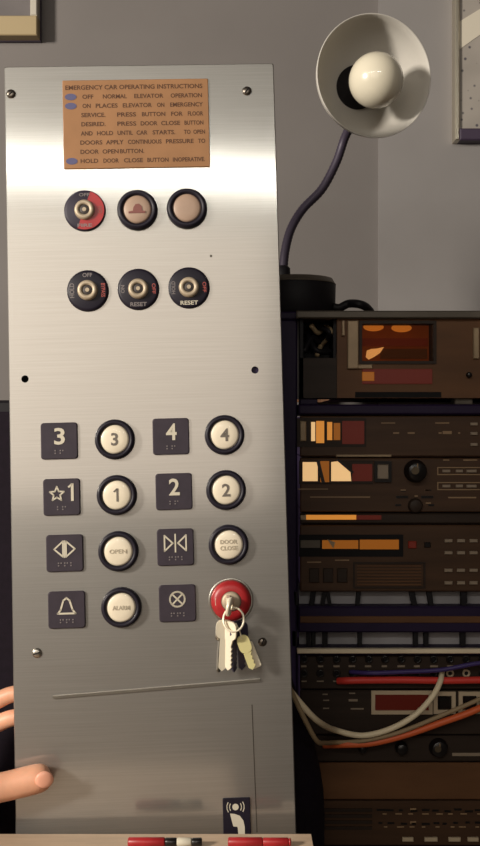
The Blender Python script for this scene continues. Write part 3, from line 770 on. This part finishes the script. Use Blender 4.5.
# --- lowest unit
lu = unit('bottom_amplifier', 'dark unit with rows of small print at the bottom of the stack', 'audio unit', 800.5, 846, 'unit')
for row, py in enumerate((810, 823)):
    marks(lu, [(380+11*i+random.uniform(-2, 2), py+random.uniform(-1, 1), random.uniform(4, 9), 2) for i in range(12)], 'knob')
    marks(lu, [(413, py-1, 6, 2.4)] + [(386+13*i+random.uniform(-2, 2), py+3.5, random.uniform(3, 7), 1.2) for i in range(10)], 'ink_unit')
for a, c in ((402, 413), (424, 437), (448, 460), (467, 478), (490, 503)): fbox(lu, 'push_button', 'display_frame', a, c, 836.5, 840.5, 0.003, 0, 0.0006)
for i in range(4): fbox(lu, 'vent_slat', 'unit_dark', 320, 372, 808+6*i, 811+6*i, 0.0015)

# ------------------------------------------------------------------ cables in front of the stack
def cable(pts, r, m, label):
    b = MB(); b.tube(curve_pts([W(*p) for p in pts], 10), r, 10); return tag(b.build('cable', m), label, 'cable')
cy = ry-0.03
cable([(262, 652, 0.024), (272, 668, 0.032), (285, 684, 0.042), (294, 695.5, 0.052), (310, 714, 0.062), (322, 724, 0.09), (335, 730, cy), (362, 735.5, cy), (390, 729, cy), (415, 715, cy), (432, 697, cy), (440, 682, cy+0.01), (442, 672, ry-0.003)], 0.0034, 'cable_white', 'cream cable looping in a deep curve in front of the red display')
cable([(266, 642, 0.024), (277, 662, 0.032), (286, 680, 0.040), (294, 697, 0.048), (306, 722, 0.056), (317, 741, 0.075), (325, 743, 0.12), (335, 742.5, cy+0.004), (365, 740.5, cy+0.004), (400, 732, cy+0.004), (440, 716, cy+0.004), (480, 699, cy+0.004), (540, 672, ry-0.004)], 0.0026, 'cable_grey', 'thin tan cable lying along the top of the orange-red cable')
cable([(324, 745, ry-0.006), (345, 744.5, cy+0.008), (372, 743, cy+0.008), (405, 735, cy+0.008), (440, 723, cy+0.008), (480, 708, cy+0.008), (545, 676, ry-0.004)], 0.0040, 'cable_orange', 'orange-red cable rising to the right below the red display')
cable([(338, 681, ry-0.003), (352, 680.5, ry-0.012), (400, 680, ry-0.012), (440, 680.5, ry-0.012), (480, 680, ry-0.012), (560, 678, ry-0.012), (640, 674, ry-0.004)], 0.0042, 'cable_red', 'bright red cable running straight across the patch bay')
cable([(350, 672, ry-0.003), (372, 673, ry-0.018), (400, 672, ry-0.018), (440, 670, ry-0.018), (480, 663, ry-0.018), (540, 657, ry-0.005)], 0.0026, 'cable_blue', 'violet cable slanting up across the patch bay jacks')

# dark soft bag hanging by the panel's right edge
prof = [(294, 688), (300, 706), (309, 730), (317, 755), (323, 780), (327, 805), (328, 830), (328, 870), (326, 1000), (322, 1150), (318, 1678)]
Yb = 0.075
b = MB(); rings = []; v = []; f = []; n = 24
for i, (px, py) in enumerate(prof):
    xr = W(px, py, Yb).x; zc = max(0.0, W(px, py, Yb).z); xl = W(270, py, Yb).x-0.005; cx_ = (xr+xl)/2; a_ = (xr-xl)/2; d_ = 0.018+0.022*min(1, i/4)
    for k in range(n):
        an = 2*math.pi*k/n; wob = 1+0.06*math.sin(3*an+i)
        v.append((cx_+a_*math.cos(an), Yb+0.045+d_*math.sin(an)*wob, zc))
for i in range(len(prof)-1):
    for k in range(n): f.append((i*n+k, i*n+(k+1) % n, (i+1)*n+(k+1) % n, (i+1)*n+k))
f.append(tuple(range(n))); f.append(tuple(range((len(prof)-1)*n, len(prof)*n)))
b.add(v, f, True); bag = b.build('fabric_bag', 'bag')
tag(bag, 'dark soft bag standing behind the lower right edge of the steel panel', 'bag')

# ------------------------------------------------------------------ lamp on top of the stack
lamp = empty('desk_lamp', (X(283, 0.28), 0.28, Z(311)))
tag(lamp, 'gooseneck desk lamp with a white bowl shade and round bulb', 'lamp')
ll = lamp.location.copy()
LB = 0.26
bx_ = 0.068; nx_ = X(283, LB); top = Z(277, LB); bot = Z(311, ry)
b = MB(); rb = 0.0525
b.lathe([(0, top-bot), (rb*0.5, top-bot-0.0005), (rb*0.92, top-bot-0.004), (rb, top-bot-0.011), (rb*0.985, 0.002), (rb*0.96, 0.0), (0, 0.0)], 0, 0, 48, Matrix.Translation((bx_, LB, bot)) @ Matrix.Rotation(R(90), 4, 'X') @ Matrix.Diagonal((1, 1, 1, 1)))
base = b.build('base', 'rubber', lamp); base.location = -ll
b = MB(); b.lathe([(rb*0.9, 0.004), (rb*1.003, 0.010), (rb*1.004, 0.011), (rb*0.925, 0.0035)], 0, 0, 48, Matrix.Translation((bx_, LB, top)) @ Matrix.Rotation(R(90), 4, 'X') @ Matrix.Diagonal((1, -1, 1, 1)))
rim = b.build('base_rim', 'gunmetal', lamp); rim.location = -ll
# bowl shade: apex behind, opening towards the room
rimc = W(374.5, 76, 0.12); apex = W(356, 88, 0.178)
ax = (rimc-apex).normalized()
fm = Matrix.Translation(apex) @ ax.to_track_quat('-Y', 'Z').to_matrix().to_4x4()
D = (rimc-apex).length; r0 = 0.0665
prof = [(0.014, 0.0), (0.024, -0.002), (0.036, -D*0.14), (0.049, -D*0.34), (0.058, -D*0.58), (0.064, -D*0.82), (r0, -D), (r0+0.0012, -D-0.0008), (r0+0.0014, -D+0.001), (0.0655, -D*0.82), (0.0597, -D*0.57), (0.0507, -D*0.32), (0.037, -D*0.10), (0.024, 0.0015), (0.014, 0.002)]
b = MB(); b.lathe(prof, 0, 0, 64, fm); sh = b.build('shade', 'shade', lamp); sh.location = -ll
b = MB(); b.lathe([(0, -0.026), (0.016, -0.026), (0.0175, -0.024), (0.0175, -0.010), (0.025, -0.008), (0.0255, 0.001), (0.018, 0.004), (0.018, 0.030), (0.014, 0.036), (0, 0.037)], 0, 0, 36, fm); so = b.build('socket', 'rubber', lamp); so.location = -ll
bc = D*1.06; br = 0.0305; pr = [(0.012, -0.022), (0.0125, -0.026), (0.016, -(bc-br*0.86))]
pr = [(0.0125, -0.022), (0.0135, -(bc-br*0.93))] + [(br*math.sin(R(t_)), -(bc-br*math.cos(R(t_)))) for t_ in range(30, 180, 10)] + [(0, -(bc+br))]
bt = W(378, 79.5, 0.112); fmb = Matrix.Translation(apex) @ (bt-apex).normalized().to_track_quat('-Y', 'Z').to_matrix().to_4x4()
b = MB(); b.lathe(pr, 0, 0, 48, fmb); bu_ = b.build('bulb', 'bulb', lamp); bu_.location = -ll
# gooseneck from the back of the socket to the base
tail = fm @ Vector((0, 0.034, 0))
gp = [tail, W(352, 118, 0.25), W(344, 140, 0.275), W(336, 163, 0.28), (W(322, 189, 0.28)), W(303, 209, 0.278), W(291, 229, 0.272), W(285, 252, 0.265), Vector((nx_, LB, top+0.002))]
b = MB(); b.tube(curve_pts(gp, 14), 0.0056, 14, ridges=0.06); nk = b.build('gooseneck', 'neck', lamp); nk.location = -ll
b = MB(); b.lathe([(0.0095, 0.0), (0.009, 0.012), (0.006, 0.015), (0.0, 0.0155)], 0, 0, 20, Matrix.Translation((nx_, LB, top-0.001)) @ Matrix.Rotation(R(90), 4, 'X')); co = b.build('neck_collar', 'rubber', lamp); co.location = -ll
zc = Z(311)+0.0055
b = MB(); b.tube(curve_pts([(bx_+rb*0.9, LB-0.02, zc+0.004), (X(338, LB), LB-0.02, zc+0.003), (X(347, LB), LB-0.02, zc+0.008), (X(357, LB), LB-0.03, zc+0.006), (X(366, LB), LB-0.015, zc+0.003), (X(374, LB), LB+0.03, zc), (X(378, LB), LB+0.12, zc), (X(380, LB), LB+0.18, zc)], 8), 0.0052, 10)
cd = b.build('power_cord', 'rubber', lamp); cd.location = -ll

# ------------------------------------------------------------------ pictures on the wall
fy = WALL_Y
pf = empty('framed_picture', W(37, 35, fy-0.03)); tag(pf, 'cream-edged framed picture at the top left above the steel panel', 'picture'); o_ = pf.location.copy()
x1 = W(37, 0, fy-0.03).x-o_.x; wd = 0.34; ht = 0.42; m1 = 0.0105; m2 = 0.030
b = MB(); b.box(x1-wd, x1, 0.0, m1*0+0.022, 0.0, m2, 0.0015); b.build('lower_mat', 'frame_cream', pf)
b = MB(); b.box(x1-m1, x1, 0.0, 0.022, m2, ht, 0.0015); b.build('frame_side', 'frame_pale', pf)
b = MB(); b.box(x1-wd, x1-wd+m1, 0.0, 0.022, m2, ht, 0.0015); b.build('frame_side', 'frame_pale', pf)
b = MB(); b.box(x1-wd+m1, x1-m1, 0.0, 0.022, ht-m1, ht, 0.0015); b.build('frame_top', 'frame_pale', pf)
b = MB(); b.box(x1-wd+m1, x1-m1, 0.006, 0.012, m2, ht-m1); b.build('print', 'print_grey', pf)
b = MB(); b.box(x1-wd-0.001, x1+0.001, 0.022, 0.030, -0.001, ht+0.001); b.build('backing', 'frame_dark', pf)

fy2 = WALL_Y-0.008
pq = empty('framed_print', W(455, 140, fy2-0.022)); tag(pq, 'speckled grey print with a white stripe in a bright metal frame, right of the lamp', 'picture'); o_ = pq.location.copy()
def q(px, py): p = W(px, py, fy2-0.022); return p.x-o_.x, p.z-o_.z
wd = 0.30; ht = 0.42
b = MB(); b.box(0, 0.0075, 0.0, 0.022, 0.0, ht, 0.002); b.build('frame_side', 'frame_metal', pq)
b = MB(); b.box(wd-0.0075, wd, 0.0, 0.022, 0.0, ht, 0.002); b.build('frame_side', 'frame_metal', pq)
b = MB(); b.box(0.0075, wd-0.0075, 0.0, 0.022, 0.0, q(0, 128)[1], 0.002); b.build('frame_bottom', 'frame_dark', pq)
b = MB(); b.box(0.0075, wd-0.0075, 0.0, 0.022, ht-0.012, ht, 0.002); b.build('frame_top', 'frame_dark', pq)
zb_ = q(0, 128)[1]
b = MB(); b.box(0.0075, wd-0.0075, 0.006, 0.020, zb_, ht-0.012); pr_ = b.build('print', 'print', pq)
xa, _ = q(459, 0); pts = [q(460.3, 48), q(460.3, 20), q(480, 8), q(520, -14), q(520, 10), q(480, 34)]
b = MB(); b.prism(pts, 0.0052, 0.006); b.build('white_stripe', 'stripe', pr_)

# ------------------------------------------------------------------ dark cabinet left of the panel
cb = empty('black_cabinet', (-0.38, 0.032, TABLE_Z)); tag(cb, 'black cabinet showing as a dark strip along the left edge of the steel panel', 'cabinet')
hh = W(0, 400, 0.03).z-TABLE_Z
b = MB(); b.box(-0.17, 0.17, 0.004, 0.27, 0.0, hh, 0.003); b.build('body', 'rubber', cb)
b = MB(); b.box(-0.16, 0.16, 0.0, 0.004, 0.012, hh-0.012, 0.001); b.build('door', 'bag', cb)

# ------------------------------------------------------------------ markers lying on the bench strip
def marker(x0, x1, Y, parts, label):
    r_ = 0.0042; z_ = LIP_Z+r_
    o = empty('marker_pen', ((x0+x1)/2, Y, LIP_Z)); tag(o, label, 'marker')
    Ln = x1-x0
    for nm, a, c, m, k in parts:
        fm = Matrix.Translation((-Ln/2, 0, r_)) @ Matrix.Rotation(R(-90), 4, 'Z')
        b = MB(); b.lathe([(0, a*Ln), (r_*k*0.8, a*Ln), (r_*k, a*Ln+0.001), (r_*k, c*Ln-0.001), (r_*k*0.8, c*Ln), (0, c*Ln)], 0, 0, 20, fm); b.build(nm, m, o)
    return o
Ym = -0.088
marker(W(128, 0, Ym).x, W(202, 0, Ym).x, Ym, [('cap', 0, .5, 'red', 1.0), ('grip', .5, .66, 'knob', .92), ('barrel', .66, .86, 'ink_white', .92), ('end_plug', .86, 1, 'knob', .9)], 'short marker with red cap and black and white barrel at the panel foot')
marker(W(228, 0, Ym).x, W(291, 0, Ym).x, Ym, [('cap', 0, .55, 'red', 1.0), ('barrel', .55, .96, 'red', .93), ('end_plug', .96, 1, 'red', .85)], 'all-red marker lying below the telephone sign')

# ------------------------------------------------------------------ hand gripping the panel's left edge
def hand():
    V = []; E_ = []; Rr = []
    def add(p, r_, prev=None):
        V.append(tuple(p)); Rr.append(r_)
        if prev is not None: E_.append((prev, len(V)-1))
        return len(V)-1
    def D_(px, py, d): return Vector(((px-240)/F*d, d-1, EYE-(py-423)/F*d))
    wrist = add(D_(-112, 800, 0.945), 0.026)
    f1 = add(D_(-170, 812, 0.90), 0.028, wrist); f2 = add(D_(-250, 850, 0.82), 0.036, f1); add(D_(-330, 890, 0.74), 0.041, f2)
    palm = add(D_(-78, 775, 0.965), 0.024, wrist)
    # thumb over the face
    d0 = (PL(45, 771, 0.0125)-Vector((0, -1, EYE))).y
    t1 = add(D_(-62, 799, 0.942), 0.0185, wrist); t2 = add(D_(-22, 791, 0.938), 0.0150, t1)
    t3 = add(PL(10, 781.5, 0.0165), 0.0145, t2); t4 = add(PL(36, 774.5, 0.0150), 0.0152, t3); add(PL(55, 771.0, 0.0140), 0.0138, t4)
    # index and middle finger reach round behind the plate, ring and little finger are folded into the palm
    for k, (y0, y1, r_, ln) in enumerate(((727, 698, 0.0086, 1.0), (748, 722, 0.0088, 1.08))):
        kn = add(D_(-52, y0, 0.980), r_*1.25, palm)
        a = add(D_(-20, (y0+y1)/2-3, 0.990), r_*1.08, kn)
        c = add(PL(6, y1, -0.0155), r_, a)
        d = add(PL(6+20*ln, y1-3, -0.0146), r_*0.95, c); add(PL(6+34*ln, y1-4, -0.0136), r_*0.85, d)
    for k, (y0, r_) in enumerate(((772, 0.0085), (795, 0.0078))):
        kn = add(D_(-54, y0, 0.984), r_*1.25, palm); a = add(D_(-26, y0-4, 1.000), r_*1.05, kn)
        c = add(D_(-34, y0-2, 1.020), r_*0.95, a); add(D_(-52, y0, 1.016), r_*0.85, c)
    me = bpy.data.meshes.new('hand'); me.from_pydata(V, E_, [])
    o = bpy.data.objects.new('hand', me); COL.objects.link(o)
    sk = o.modifiers.new('skin', 'SKIN'); sk.use_smooth_shade = True
    for i, r_ in enumerate(Rr): me.skin_vertices[0].data[i].radius = (r_, r_)
    me.skin_vertices[0].data[0].use_root = True
    ss = o.modifiers.new('sub', 'SUBSURF'); ss.levels = 2; ss.render_levels = 2
    dg = bpy.context.evaluated_depsgraph_get(); dg.update()
    m2 = bpy.data.meshes.new_from_object(o.evaluated_get(dg)); bpy.data.objects.remove(o); bpy.data.meshes.remove(me)
    m2.materials.clear(); m2.polygons.foreach_set('use_smooth', [True]*len(m2.polygons))
    h = link('person', m2, 'skin')
    return tag(h, 'hand gripping the left edge of the steel panel, thumb resting on its face', 'hand')
hd = hand()
# thumb nail
nm = PM.to_3x3().to_4x4()
cN = PL(49.0, 771.2, 0.0272)
fmn = Matrix.Translation(cN) @ nm @ Matrix.Rotation(R(14), 4, 'Y') @ Matrix.Rotation(R(16), 4, 'Z') @ Matrix.Diagonal((0.0088, 0.0022, 0.0082, 1))
b = MB(); b.lathe([(0, -1), (.5, -.87), (.87, -.5), (1, 0), (.87, .5), (.5, .87), (0, 1)], 0, 0, 20, fmn); b.build('thumb_nail', 'nail', hd)
